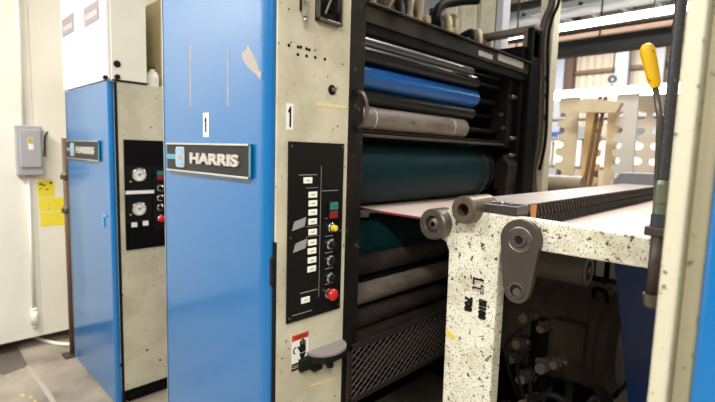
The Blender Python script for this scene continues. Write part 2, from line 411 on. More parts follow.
for (px, py) in ((138.3, 174.5), (138.3, 208.5)):
    p = sL(px, py); gauge(p.y, p.z, .0355)
for (px, py) in ((130, 181.6), (130, 214.5)):
    p = sL(px, py); add('indicator', cyl(B(), (Xc, p.y, p.z), (Xc+.008, p.y, p.z), .006, n=12), mat('amber_lens', (190, 110, 50), .4), cp)
p = sL(159, 175.5); rocker(cp, Xc, p.y, p.z, .036, .055)
for py in (188, 197.8, 207.3):
    p = sL(159.5, py); knob(cp, Xc, p.y, p.z, INK, r=.016)
p = sL(159.5, 218); mush(cp, Xc, p.y, p.z, .019)
add('label_strip', box(B(), Xc, Xc+.002, .93, 1.09, 1.272, 1.292), LABEL, cp)
for (px, py) in ((133.7, 224.5), (145, 223)):
    p = sL(px, py); add('label_plate', box(B(), Xc, Xc+.003, p.y-.016, p.y+.016, p.z-.014, p.z+.014), LABEL, cp)
b = B()
for (px, py) in ((122, 315), (121, 365), (147, 350), (123, 392), (122, 295), (160, 360)):
    p = sL(px, py); cyl(b, (XL-.01, p.y, p.z), (XL+.003, p.y, p.z), .006, n=10)
add_each('bolt', b, INK, t)

# overhead locker on top
t = thing('overhead_locker', (-3.2, 1.0, 1.905), 'white two-door locker standing on top of the far left cabinet', 'locker')
add('body', box(B(), -3.66, XL, .875, 1.065, 1.905, 2.75), CREAMP, t, .004)
for i, (x0, x1, lp) in enumerate(((-3.685, -3.228, (62, 14, 74, 31)), (-3.212, -2.778, (84, 2, 99, 19)))):
    d = add('door', box(B(), x0, x1, .856, .874, 1.912, 2.75), WHITEP, t, .003)
    a = on(lp[0], lp[1], 1, .855); c = on(lp[2], lp[3], 1, .855)
    pz1 = a.z-.02; pz0 = c.z+.02
    add('door_plate', box(B(), a.x, c.x, .852, .856, pz0-.02, pz1-.02), mat('mauve_grey_plate', (150, 138, 150), .5), d)
    add('plate_band', box(B(), a.x+.03, c.x-.03, .851, .852, pz0+.01, pz0+.04), mat('pale_band_2', (205, 180, 176), .5), d)
b = B(); p = sL(117, 64); cyl(b, (XL-.01, p.y, p.z), (XL+.004, p.y, p.z), .019, n=20); add('cable_hole', b, INK, t)
b = B(); p = sL(117, 77); cyl(b, (XL-.01, p.y, p.z), (XL+.012, p.y, p.z), .014, n=14); box(b, XL-.002, XL+.006, .878, 1.065, 1.905, 1.914); cyl(b, (XL-.01, p.y-.06, p.z-.01), (XL+.01, p.y-.06, p.z-.01), .012, n=12)
add('grease_seam', b, INK, t)
t = tag(add('wall_cabinet', box(B(), -3.4, XL-.02, 1.16, 2.0, 1.906, 2.42), mat('tan_paint', (190, 176, 132), .6), None, .01), 'tan metal box on top of the far left cabinet behind the locker', 'box')
t = thing('plastic_jug', (XL-.045, 1.115, 1.906), 'small milky plastic jug on top of the far left cabinet', 'jug')
b = B(); lathe(b, (XL-.045, 1.115, 1.906), (0, 0, 1), [(0, 0), (0, .034), (.05, .036), (.075, .03), (.09, .014), (.1, .013)], 24); add('bottle', b, JUG, t)
b = B(); lathe(b, (XL-.045, 1.115, 2.004), (0, 0, 1), [(0, .015), (.015, .015), (.015, 0)], 16); add('cap', b, BROWNST, t)

# ------------------------------------------------------------------ main printing unit
XS = -1.209; YF = .84
T = thing('printing_press', (-1.6, 1.8, 0), 'large blue and cream press unit with exposed rollers and numbered 1 twice', 'printing press')
b = B()
cor = [(-1.27+.05*math.sin(math.radians(a)), YF+.018-.018*math.cos(math.radians(a))) for a in range(0, 91, 15)]
prism(b, [(-2.004, .90), (-2.004, YF+.006), (-1.998, YF)]+cor+[(-1.22, .90)], 2, .02, 2.75)
cov = add('blue_cover', b, BLUE, T)
for fc in cov.data.polygons: fc.use_smooth = False
add('edge_trim', box(B(), -2.011, -2.004, YF-.002, .9, .02, 2.75), CHROME, T)
def fb(px, py): return on(px, py, 1, YF)
def fs(px, py): return on(px, py, 0, XS)
# peeled patches and scratches in the blue paint
b = B()
def strip(px0, py0, px1, py1, w):
    a = fb(px0, py0); c = fb(px1, py1); n = 8; L = []; Rr = []
    for i in range(n+1):
        x = a.x+(c.x-a.x)*i/n; z = a.z+(c.z-a.z)*i/n; ww = w*(.6+.6*random.random())
        L.append((x-ww, z)); Rr.append((x+ww, z))
    prism(b, L+Rr[::-1], 1, YF-.0008, YF+.001)
strip(190.8, 45, 190.8, 107, .0055); strip(228.2, 51, 228, 106, .0045)
add_each('peeled_strip', b, PEEL, cov)
b = B(); out = [(248, 44), (252, 52), (254, 56), (258, 66), (259, 71), (262, 72), (260.5, 80), (256, 74), (252, 71), (247, 66), (242.5, 59), (242, 53), (246, 50)]
prism(b, [(fb(*q).x, fb(*q).z) for q in out], 1, YF-.0008, YF+.001); add('peeled_patch', b, PEEL, cov)
ONE = [(.38, .2), (.64, .2), (.64, .82), (.46, .82), (.26, .70), (.26, .62), (.38, .66)]
ONE2 = [(.44, .1), (.68, .1), (.68, .88), (.5, .88), (.24, .72), (.24, .62), (.44, .68)]
def numlabel(parent, kind):
    if kind == 'f':
        a = fb(203.2, 113); c = fb(208.8, 137)
        o = add('number_label', box(B(), a.x, c.x, YF-.001, YF, c.z, a.z), LABEL, parent)
        w_ = c.x-a.x; h_1 = a.z-c.z; add('numeral', prism(B(), [(a.x+w_*u, c.z+h_1*v) for u, v in ONE], 1, YF-.0016, YF-.001), INK, o)
    else:
        a = fs(286.4, 103); c = fs(293, 129); z1 = fs(286.4, 103).z; z0 = fs(286.4, 129.5).z
        o = add('number_label', box(B(), XS, XS+.001, a.y, c.y, z0, z1), LABEL, parent)
        w_ = c.y-a.y; h_1 = z1-z0; add('numeral', prism(B(), [(a.y+w_*u, z0+h_1*v) for u, v in ONE2], 0, XS+.001, XS+.0016), INK, o)
numlabel(cov, 'f')
a = fb(169.6, 142); c = fb(252.6, 179.5)
nameplate(T, a.x, c.x, 1.453, fb(254.5, 144.6).z, YF)
# side frame (cream)
sf = add('side_frame', box(B(), -1.219, XS, .864, 1.182, 0, 2.75), CREAM, T, .003)
numlabel(sf, 's')
add('cover_gap', box(B(), -1.219, XS+.0015, .860, .868, .02, 1.25), INK, T)
b = B(); p = fs(272, 250); box(b, XS-.008, XS+.008, .846, .862, 1.11, 1.2); add('gap_sliver', b, INK, T, .003)  # black block standing for the dark gap beside the cover
# holes, clasp, recessed box
b = B()
for (px, py) in ((288.8, 45.3), (298, 47), (300.8, 47.2), (306.5, 48.8), (309.2, 49.8), (315, 50.2), (297.8, 54.6), (306.6, 56), (315.2, 57.5), (324.8, 59.2)):
    p = fs(px, py); r = .0055 if px not in (315,) else .003
    cyl(b, (XS-.01, p.y, p.z), (XS+.001, p.y, p.z), r, n=14)
add_each('screw_hole', b, INK, sf)
p = fs(332, 90); b = B(); cyl(b, (XS-.01, p.y, p.z), (XS+.001, p.y, p.z), .018, n=26); h_ = add('bolt_recess', b, INK, sf)
b = B(); cyl(b, (XS, p.y, p.z), (XS+.014, p.y+.002, p.z), .009, n=6); add_each('bolt', b, STEEL, sf)
a = fs(316, 102); c = fs(346, 106)
b = B(); prism(b, [(a.y, a.z), (a.y, a.z-.012), (c.y, c.z-.01), (c.y, c.z)], 0, XS, XS+.0008); add('tape', b, TAPE, sf)
a = fs(310, 385); c = fs(336, 377); b = B(); prism(b, [(a.y, a.z), (a.y, a.z-.008), (c.y, c.z-.008), (c.y, c.z)], 0, XS, XS+.0008); add('tape', b, TAPE, sf)
p = fs(301.5, 8); b = B()
box(b, XS, XS+.012, p.y-.010, p.y+.012, p.z-.01, p.z+.12); cl = add('clasp', b, BLACK, sf, .003)
b = B(); cyl(b, (XS+.018, p.y, p.z-.03), (XS+.018, p.y, p.z+.08), .010, n=16); cyl(b, (XS+.018, p.y, p.z-.05), (XS+.018, p.y, p.z-.03), .005, n=12); add('clasp_pin', b, CHROME, cl)
ya, yb = fs(315, 10).y, fs(339.5, 10).y; za = fs(327, 24).z; zb = za+.26
b = B()
for q in ((ya, ya+.008, za, zb), (yb-.008, yb, za, zb), (ya, yb, za, za+.01), (ya, yb, zb-.01, zb)): box(b, XS, XS+.02, *q)
jb = add('switch_recess', b, STEEL, sf, .002)
add('back_plate', box(B(), XS, XS+.004, ya, yb, za, zb), PANEL, jb)
ym, zm = (ya+yb)/2+.01, za+.062
b = B(); lathe(b, (XS+.004, ym, zm), (1, 0, 0), [(0, .026), (.015, .024), (.02, .018), (.03, .017), (.03, 0)], 24); box(b, XS+.03, XS+.045, ym-.006, ym+.006, zm-.03, zm+.03)
add('rotary_switch', b, INK, jb, .002)
b = B(); tube(b, smoothpath([(XS+.03, ya+.02, za+.02), (XS+.04, ym-.02, zm+.02), (XS+.045, ym+.02, zm+.03), (XS+.02, yb-.01, zm+.08)]), .004, 8); add('cable', b, mat('grey_cable', (110, 104, 100), .5), jb)
# control panel on the side frame
zt = fs(314, 142).z; zb = .963
cp = add('control_panel', box(B(), XS, XS+.008, .908, 1.157, zb, 1.58), PANEL, T, .002, label='black control panel with white legend windows, knobs and a red stop button')
Xc = XS+.008
for (px, py) in ((307.4, 180.3), (312.4, 194.6), (312.4, 203.3), (312.3, 212.2), (312.2, 221.4), (312.2, 231.8), (311.8, 242.3), (311.5, 250.8), (311.5, 259.9), (311.2, 268.7), (305, 299.8)):
    p = on(px, py, 0, Xc); o = add('legend_window', box(B(), Xc, Xc+.005, p.y-.0185, p.y+.0185, p.z-.0105, p.z+.0105), LENS, cp, .0015)
    add('legend_text', box(B(), Xc+.005, Xc+.0053, p.y-.008, p.y+.008, p.z-.0015, p.z+.0015), GREYT, o)
for (px, py) in ((299, 223.6), (300, 245.4)):
    p = on(px, py, 0, Xc); b = B()
    prism(b, [(p.y-.03, p.z-.022), (p.y+.024, p.z-.012), (p.y+.03, p.z+.020), (p.y-.02, p.z+.008)], 0, Xc, Xc+.0012); add('grey_tape', b, GREYT, cp)
p = on(331.8, 210, 0, Xc); rocker(cp, Xc, p.y, p.z, .036, .058)
p = on(331, 227.5, 0, Xc); knob(cp, Xc, p.y, p.z, YEL, 'yellow_knob', .015, 'yellow-capped knob')
for py in (244.5, 260.5, 277.5):
    p = on(330, py, 0, Xc); knob(cp, Xc, p.y, p.z, INK, r=.016)
p = on(328, 293, 0, Xc); mush(cp, Xc, p.y, p.z, .021)
b = B()
def hl(px0, px1, py, t=.0012):
    a = on(px0, py, 0, Xc); c = on(px1, py+(px1-px0)*-.0, 0, Xc); box(b, Xc, Xc+.0006, a.y, c.y, a.z-t, a.z+t)
hl(299, 317, 175); hl(300, 317, 293.5); hl(292, 312, 316, .001); hl(322, 338, 191, .001)
box(b, Xc, Xc+.0006, on(320.5, 200, 0, Xc).y, on(320.5, 200, 0, Xc).y+.0015, 1.03, 1.5)
for py in (218.5, 236.5, 253, 269, 284.5): hl(325, 333, py, .0012)
for py in (188, 227, 237): hl(306, 318, py, .0008)
add('printed_line', b, GREYT, cp)
for (y, z) in ((.918, 1.565), (1.147, 1.568), (.918, 1.26), (1.147, 1.26), (.918, .98), (1.147, .98)):
    add('panel_screw', cyl(B(), (Xc-.001, y, z), (Xc+.002, y, z), .004, n=10), STEEL, cp)
# warning sticker
ya, yb, z0, z1 = .936, 1.010, .79, .912
ws = add('warning_sticker', box(B(), XS, XS+.001, ya, yb, z0, z1), LABEL, sf)
add('red_band', box(B(), XS+.001, XS+.0014, ya, yb, z1-.022, z1), mat('sticker_red', (205, 60, 40), .5), ws)
add('band_text', text_bm('WARNING', .014, 0, (XS+.0018, ya+.01, z1-.016), (0, 1, 0), (0, 0, 1), .0004, sx=.8), INK, ws)
b = B(); cyc, czc = .985, .862
prism(b, rrect(cyc-.015, cyc+.013, czc-.022, czc+.006, .006), 0, XS+.001, XS+.0016)
for k, (dy, hh) in enumerate(((-.012, .022), (-.005, .028), (.002, .027), (.009, .021))): prism(b, rrect(cyc+dy-.0026, cyc+dy+.0032, czc, czc+hh, .0025, 3), 0, XS+.001, XS+.0016)
prism(b, [(cyc-.012, czc-.018), (cyc-.026, czc+.002), (cyc-.022, czc+.006), (cyc-.010, czc-.006)], 0, XS+.001, XS+.0016)
prism(b, arc(cyc-.03, czc-.008, .014, 90, 250, 8)+arc(cyc-.03, czc-.008, .009, 250, 90, 8), 0, XS+.001, XS+.0016)
prism(b, [(cyc-.016, czc-.024), (cyc+.016, czc-.024), (cyc+.004, czc-.046), (cyc-.008, czc-.046)], 0, XS+.001, XS+.0016)
add('hand_symbol', b, INK, ws)
b = B(); box(b, XS+.001, XS+.0014, ya, yb, z0-.008, z0+.018); add('black_band', b, INK, ws)
b = B(); box(b, XS+.0014, XS+.0017, ya+.004, yb-.004, z0+.008, z0+.0095); box(b, XS+.0014, XS+.0017, ya+.004, yb-.01, z0+.001, z0+.0025); add('fine_print', b, LABEL, ws)
# half-round pad on a black bracket
yc, zc = 1.090, .834
b = B(); prism(b, [(XS, yc-.088)]+[(XS+.075*math.sin(math.radians(a)), yc-.088*math.cos(math.radians(a))) for a in range(5, 176, 10)]+[(XS, yc+.088)], 2, zc-.012, zc)
add('rest_pad', b, mat('grey_rubber_pad', (132, 124, 124), .6), T, .003)
b = B(); prism(b, [(XS, yc-.10), (XS+.06, yc-.05), (XS+.066, yc), (XS+.06, yc+.06), (XS, yc+.08)], 2, zc-.04, zc-.0125)
cyl(b, (XS+.03, yc, zc-.075), (XS+.03, yc, zc-.04), .014, n=14); box(b, XS, XS+.02, yc-.125, yc-.05, zc-.06, zc-.015); box(b, XS, XS+.025, yc-.07, yc-.03, zc-.075, zc-.03)
add('pad_bracket', b, INK, T, .004)
# black edge plate
ep = add('edge_plate', box(B(), -1.30, XS-.001, 1.183, 1.262, 0, 2.75), BLACK, T, .003)
b = B()
for (px, py) in ((358.5, 13), (354.5, 143), (354, 194), (353, 258), (352, 320)):
    p = fs(px, py); cyl(b, (XS-.01, p.y, p.z), (XS+.001, p.y, p.z), .0075, n=14)
add_each('bolt_hole', b, INK, ep)
b = B(); pts = [(357.5, 92), (362, 93), (366, 100), (367, 112), (363.5, 124), (358, 127)]
P3 = []
for i, (px, py) in enumerate(pts):
    x = XS+(.004, .03, .045, .045, .03, .004)[i]; P3.append(on(px, py, 0, x))
tube(b, smoothpath(P3, 6), .007, 10); hd = add('pull_handle', b, STEEL, T)
b = B()
for q in (P3[0], P3[-1]): cyl(b, (XS-.002, q.y, q.z), (XS+.008, q.y, q.z), .017, n=16); cyl(b, (XS+.008, q.y-.008, q.z+.008), (XS+.014, q.y-.008, q.z+.008), .005, n=8)
add('handle_foot', b, BLACK, hd)
# carcass: inner walls
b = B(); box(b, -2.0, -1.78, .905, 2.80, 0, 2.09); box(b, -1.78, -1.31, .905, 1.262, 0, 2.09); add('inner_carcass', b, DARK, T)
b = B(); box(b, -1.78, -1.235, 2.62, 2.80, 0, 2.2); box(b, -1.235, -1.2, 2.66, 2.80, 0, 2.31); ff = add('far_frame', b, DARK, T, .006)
b = B()
for (y, z, r) in ((2.615, 1.98, .09), (2.615, 1.72, .07), (2.615, 1.2, .12), (2.615, .9, .08)): lathe(b, (-1.36, 2.62, z), (0, -1, 0), [(0, r), (.03, r), (.035, r*.7), (.02, r*.65), (.02, 0)], 28)
prism(b, [(-1.31, 1.36), (-1.235, 1.38), (-1.22, 1.5), (-1.26, 1.56), (-1.31, 1.5)], 1, 2.5, 2.62)
prism(b, arc(-1.33, 2.0, .055, 0, 180, 10)+[(-1.385, 1.6), (-1.275, 1.6)], 1, 2.56, 2.62)
box(b, -1.3, -1.24, 2.52, 2.62, 1.31, 1.45)
add('bearing_block', b, BLACK, ff, .004)
b = B()
for (x, z) in ((-1.26, 1.9), (-1.30, 1.72), (-1.25, 1.66), (-1.32, 1.8), (-1.25, 1.56), (-1.28, 1.45)): cyl(b, (x, 2.55, z), (x, 2.62, z), .012, n=6)
add_each('bolt', b, STEEL, ff)
# top beam and far crossbar
b = B(); box(b, -1.262, XS-.004, 1.262, 2.66, 2.035, 2.098); box(b, -1.262, XS+.012, 1.262, 2.66, 2.098, 2.108); tb = add('top_beam', b, BEAMM, T, .003)
add('beam_flange', box(B(), -1.262, XS-.012, 1.262, 2.66, 1.998, 2.035), DARK, tb, .002)
b = B(); box(b, XS-.004, XS-.001, 2.28, 2.58, 2.058, 2.094); box(b, XS-.004, XS-.001, 2.08, 2.22, 2.05, 2.075); add('beam_label', b, mat('greyed_label', (168, 166, 160), .6, grime=.5, grimecol=(110, 106, 100), gscale=20), tb)
b = B(); box(b, -1.64, -1.2, 2.68, 2.76, 2.29, 2.325); box(b, -1.64, -1.2, 2.68, 2.76, 2.14, 2.205); box(b, -1.64, -1.52, 2.68, 2.76, 2.2, 2.29); box(b, -1.27, -1.2, 2.68, 2.76, 2.2, 2.29)
add('far_crossbar', b, mat('dusty_grey_iron', (92, 84, 76), .5, grime=.6, grimecol=(130, 118, 98), gscale=14), T, .003)
# hoses and fittings on top of the carcass
HB = mat('dusty_beige_hose', (150, 134, 100), .6, grime=.9, grimecol=(72, 62, 48), gscale=12)
for k in range(11):
    y = 1.36+k*.115; x = -1.44-.03*(k % 3); hz = .10*(k % 3)*(1 if k < 6 else .4)
    add('air_hose', tube(B(), smoothpath([(x, y, 2.1), (x-.01, y+.04, 2.22+hz), (x-.08, y+.10, 2.29+hz), (x-.20, y+.10, 2.24+hz), (x-.30, y+.04, 2.12)]), .016+.008*(k % 2), 8), HB if k % 3 else DARK, T)
VB = mat('dusty_beige_iron', (138, 124, 94), .6, grime=.9, grimecol=(48, 42, 36), gscale=14)
for k in range(8):
    y = 1.34+k*.125; b = B(); hh = (.28, .22, .33, .25, .20, .17, .2, .16)[k]
    box(b, -1.66, -1.52, y, y+.085, 2.10, 2.10+hh); cyl(b, (-1.54, y+.04, 2.10+hh), (-1.54, y+.04, 2.15+hh), .018, n=12); cyl(b, (-1.52, y+.04, 2.08+hh), (-1.47, y+.04, 2.08+hh), .024, n=14)
    add('valve_block', b, VB if k % 2 else BLACK, T, .006)
add('lever_arm', tube(B(), smoothpath([(-1.5, 2.1, 2.1), (-1.52, 2.15, 2.34), (-1.50, 2.3, 2.42), (-1.46, 2.46, 2.46)]), .026, 12), DARK, T)
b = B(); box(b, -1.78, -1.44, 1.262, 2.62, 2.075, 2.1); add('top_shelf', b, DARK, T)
b = B()
for k in range(5):
    y = 1.42+.19*k; box(b, -1.50, -1.43, y, y+.06, 2.035, 2.075); cyl(b, (-1.46, y+.1, 2.04), (-1.46, y+.13, 2.09), .012, n=8)
add_each('ink_clip', b, mat('dusty_clip', (140, 126, 108), .6, grime=.7, grimecol=(50, 44, 40), gscale=15), T, .003)
# rollers
def roller(name, x, z, r, m, yend, lab=None, y0=1.24, necks=True):
    b = B(); prof = [(0, 0), (0, r*.96), (.006, r), (yend-y0-.006, r), (yend-y0, r*.96), (yend-y0, 0)]
    lathe(b, (x, y0+.024, z), (0, 1, 0), prof, 48)
    o = add(name, b, m, T, label=lab)
    if necks:
        b = B(); cyl(b, (x-.01, yend+.01, z), (x-.01, 2.62, z), r*.3, n=24); cyl(b, (x, yend+.018, z), (x, yend+.04, z), r*.6, n=24); add('journal', b, DARK, o)
    return o
roller('roller', -1.335, 1.990+.012, .021, ROLMET, 2.2, 'thin pale steel roller, uppermost')
ro = roller('roller', -1.332, 1.949, .035, ROLBLK, 2.24, 'black roller with a pale sheen')
ro = roller('blue_roller', -1.34, 1.862, .046, ROLBLUE, 2.24)
ro = roller('roller', -1.36, 1.785, .040, ROLBLK, 2.25, 'black rubber roller below the blue one')
ro = roller('roller', -1.335, 1.693, .050, ROLGREY, 2.13, 'scuffed grey roller')
b = B()
for y in (1.30, 1.42, 2.02): lathe(b, (-1.335, y, 1.693), (0, 1, 0), [(0, .0502), (.0, .0512), (.006, .0512), (.006, .0502)], 48)
add_each('pale_band', b, mat('pale_band', (190, 186, 178), .5), ro)
add('doctor_bar', box(B(), -1.40, -1.29, 1.25, 2.63, 1.615, 1.628), BROWNST, T, .003)
add('doctor_bar', box(B(), -1.37, -1.30, 1.25, 2.63, 1.632, 1.642), BLACK, T, .003)
XG = -1.45
gc = roller('plate_cylinder', XG, 1.462, .148, ROLTEAL, 2.44, 'large dark teal plate cylinder')
b = B()
for (ya, yb, rr) in ((1.265, 1.325, .152), (1.35, 1.362, .1495), (2.33, 2.345, .1495), (2.40, 2.46, .153), (2.49, 2.53, .14)):
    lathe(b, (XG, ya, 1.462), (0, 1, 0), [(0, 0), (0, rr), (yb-ya, rr), (yb-ya, 0)], 56)
add_each('bearer_ring', b, ROLEND, gc)
gc2 = roller('impression_cylinder', XG, 1.160, .135, ROLTEAL, 2.44, 'lower dark teal cylinder under the paper')
roller('roller', -1.36, 1.065, .058, RUBDK, 2.5, 'dirty dark roller below the paper')
ro = roller('roller', -1.33, .945, .052, ROLGREY, 2.5, 'scuffed grey roller below the paper')
roller('roller', -1.33, .832, .044, RUBDK, 2.5); roller('roller', -1.34, .735, .05, RUBDK, 2.5); roller('roller', -1.33, .60, .05, RUBDK, 2.5)
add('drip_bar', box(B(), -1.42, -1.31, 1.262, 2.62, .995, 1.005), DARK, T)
# mesh guard
XM = XS+.004; b = B(); yA, yB, zA, zB = 1.20, 2.60, .555, .80
for q in ((yA, yB, zB-.022, zB), (yA, yB, zA, zA+.022), (yA, yA+.022, zA, zB), (yB-.022, yB, zA, zB)): box(b, XM, XM+.012, *q)
mg = add('mesh_guard', b, mat('guard_frame_iron', (58, 50, 46), .4, .3), T, .002)
b = B(); stp = .044; H_ = zB-zA-.03; k = yA-H_*1.5
while k < yB:
    for sg in (1, -1):
        y_a, z_a, y_b, z_b = k, zA+.015, k+H_*1.5, zB-.015
        ta = max(0, (yA+.01-y_a)/(y_b-y_a)); tb_ = min(1, (yB-.01-y_a)/(y_b-y_a))
        if tb_ > ta:
            ya_, yb_ = y_a+(y_b-y_a)*ta, y_a+(y_b-y_a)*tb_; za_, zb_ = z_a+(z_b-z_a)*ta, z_a+(z_b-z_a)*tb_
            if sg < 0: za_, zb_ = zA+zB-za_, zA+zB-zb_
            cyl(b, (XM+.006+.002*sg, ya_, za_), (XM+.006+.002*sg, yb_, zb_), .0036, n=6, caps=False)
    k += stp
add('wire_mesh', b, WIRE, mg)
# rear cream column, conduit and posts of the upper frame
b = B(); box(b, -1.262, -1.172, 2.88, 2.97, 0, 2.75); rc = add('rear_column', b, CREAM, T, .004)
b = B()
for (px, py) in ((546, 79), (545, 117), (543, 120), (547, 96)):
    p = on(px, py, 1, 2.88); cyl(b, (p.x, 2.865, p.z), (p.x, 2.88, p.z), .014, n=6)
add_each('bolt', b, BROWNST, rc)
b = B(); cp_ = [on(549, -30, 1, 2.74), on(545, 0, 1, 2.74), on(538, 18, 1, 2.74), on(534.5, 40, 1, 2.74), on(534, 90, 1, 2.74), on(532, 140, 1, 2.74), on(526, 170, 1, 2.74), on(527, 205, 1, 2.74), on(526, 300, 1, 2.74)]
tube(b, smoothpath([(p.x+.0, 2.84, p.z) for p in cp_]), .022, 12); add('conduit', b, BROWNST, T)
b = B(); tube(b, smoothpath([(p.x+.045, 2.83, p.z) for p in cp_[:7]]), .010, 10); add('cable', b, DARK, T)
for (x0, x1, m) in ((-2.03, -1.93, CREAM), (-1.885, -1.77, CREAM), (-1.73, -1.62, CREAM), (-1.61, -1.56, GREYC)):
    add('upper_post', box(B(), x0, x1, 2.97, 3.07, 0, 2.9), m, T, .004)

# ------------------------------------------------------------------ second unit on the right
U = thing('printing_press', (.25, 1.8, 0), 'blue press unit with a worn cream edge column, cut off at the right', 'printing press')
b = B(); box(b, -.147, -.122, .842, .90, 0, 2.75); add('edge_flange', b, POSTLOW if False else mat('worn_ivory_paint', (192, 188, 166), .45, chip=.3, chipcol=(70, 66, 44), chipscale=50, grime=.3, grimecol=(190, 182, 150), gscale=5, bump=.2), U, .005)
b = B(); prism(b, [(-.123, .90), (-.123, .866), (-.1195, .866), (-.116, .858), (-.094, .858), (-.094, .90)], 2, 0, 2.75); add('column_face', b, mat('worn_tan_paint', (140, 134, 108), .5, chip=.25, chipcol=(90, 86, 50), chipscale=60, grime=.6, grimecol=(150, 140, 108), gscale=10, bump=.2), U)
b = B(); prism(b, rrect(-.0935, .70, .846, .90, .012), 2, .02, 2.75); add('blue_cover', b, BLUE, U)
add('carcass', box(B(), -.14, .70, .90, 2.8, 0, 2.6), CREAM, U, .004)
b = B(); prism(b, [(-.515, 1.20), (-.14, 1.20), (-.14, .15), (-.335, .15)], 1, 2.0, 2.03); add('guard_panel', b, mat('shaded_blue_enamel', (20, 58, 120), .4), U, .004)  # darker blue puts the panel's shade into its colour

# ------------------------------------------------------------------ paper web
YW = 1.47
b = B(); zt = 1.303
prof = [(-1.47, 1.3085), (-1.40, 1.307), (-1.34, 1.304), (-1.2, 1.302), (-.14, 1.300)]
V0 = [[b.verts.new((x, y, z)) for (x, z) in prof] for y in (YW, 2.80)]
for i in range(len(prof)-1): b.faces.new((V0[0][i], V0[0][i+1], V0[1][i+1], V0[1][i]))
# thin sheet of real paper thickness
w = add('paper_web', b, PAPER); w.modifiers.new('solid', 'SOLIDIFY').thickness = .002
tag(w, 'wide pinkish paper web stretching from the dark rollers to the right-hand press', 'paper')
e = add('red_edge', box(B(), -1.40, -.14, YW-.006, YW, 1.293, 1.3005), PAPERE, w)
b = B(); box(b, -1.36, -1.20, 1.262, 1.30, 1.30, 1.322); box(b, -1.36, -1.30, 1.262, 1.55, 1.294, 1.30); add('web_guide', b, STEEL, T)

# ------------------------------------------------------------------ idler bracket
YP = 1.33
A_ = thing('roller_bracket', (-.745, 1.36, 0), 'speckled cream cast bracket post carrying round bearings beside the paper', 'bracket')
poly = [(-.838, 0), (-.664, 0), (-.662, 1.19)]+[(-.61+.052*math.cos(math.radians(a)), 1.232+.043*math.sin(math.radians(a))) for a in (180, 150, 120, 90)]+[(-.14, 1.278), (-.14, 1.352), (-.53, 1.364), (-.745, 1.369), (-.86, 1.366), (-.885, 1.34), (-.90, 1.30), (-.89, 1.262), (-.862, 1.25), (-.848, 1.22)]
add('casting', prism(B(), poly, 1, YP, 1.385), POSTP, A_, .005)
p = on(431.6, 224.5, 1, 1.285)
def bearing(p, r, y0, y1, ring, hub, bore):
    L = y1-y0
    b = B(); lathe(b, (p.x, y0, p.z), (0, 1, 0), [(.012, r*hub), (.004, r*hub*1.05), (0, r*hub*1.15), (0, r*.9), (.006, r), (L, r), (L, 0)], 40)
    o = add('bearing_housing', b, ring, A_)
    b = B(); lathe(b, (p.x, y0, p.z), (0, 1, 0), [(.006, r*bore), (.006, r*bore*1.6), (.014, r*hub)], 32); add('hub', b, STEEL, o)
    b = B(); cyl(b, (p.x, y0+.02, p.z), (p.x, y0+.0205, p.z), r*bore*1.02, n=20); add('bore', b, INK, o)
bearing(p, .054, 1.285, 1.37, STEEL, .5, .14)
p2 = on(462.8, 210, 1, 1.28)
b = B(); lathe(b, (p2.x, 1.28, p2.z), (0, 1, 0), [(.03, 0), (.03, .0195), (0, .021), (0, .041), (.005, .045), (.15, .045), (.15, 0)], 40); add('bearing_housing', b, BRASSY, A_)
b = B(); cyl(b, (p2.x, 1.3095, p2.z), (p2.x, 1.310, p2.z), .0195, n=24); add('bore', b, INK, A_)
# link plate
p3 = on(519.5, 240, 1, 1.305); p4 = on(516, 290.5, 1, 1.305)
b = B(); prism(b, arc(p3.x, p3.z, .062, 0, 180, 16)+[(p4.x-.043, p4.z)]+arc(p4.x, p4.z, .040, 180, 360, 14)+[(p4.x+.043, p4.z)], 1, 1.305, 1.33)
lk = add('link_plate', b, BROWNST, A_, .003)
b = B(); lathe(b, (p3.x, 1.304, p3.z), (0, 1, 0), [(-.002, .012), (-.006, .014), (-.006, .020), (.0005, .024), (.0005, .033), (-.002, .036), (-.0001, .04)], 32); add('hub', b, STEEL, lk)
b = B(); cyl(b, (p3.x, 1.300, p3.z), (p3.x, 1.303, p3.z), .009, n=16); add('bore', b, INK, lk)
b = B(); cyl(b, (p4.x, 1.3035, p4.z), (p4.x, 1.3049, p4.z), .0205, n=24); add('pin_hole', b, INK, lk)
b = B(); lathe(b, (p4.x, 1.302, p4.z), (0, 1, 0), [(0, .019), (0, .024), (.003, .026)], 28); cyl(b, (p4.x+.004, 1.302, p4.z-.004), (p4.x+.004, 1.3034, p4.z-.004), .013, n=16); add('pin_rim', b, STEEL, lk)
# clamp block with bolts on top
b = B(); box(b, -.745, -.62, 1.345, 1.43, 1.37, 1.398); cb = add('clamp_block', b, mat('oily_steel_block', (84, 80, 78), .3, .6), A_, .002)
b = B()
for x in (-.72, -.69, -.66): cyl(b, (x, 1.39, 1.398), (x, 1.39, 1.404), .010, n=6)
add_each('bolt', b, CHROME, cb)
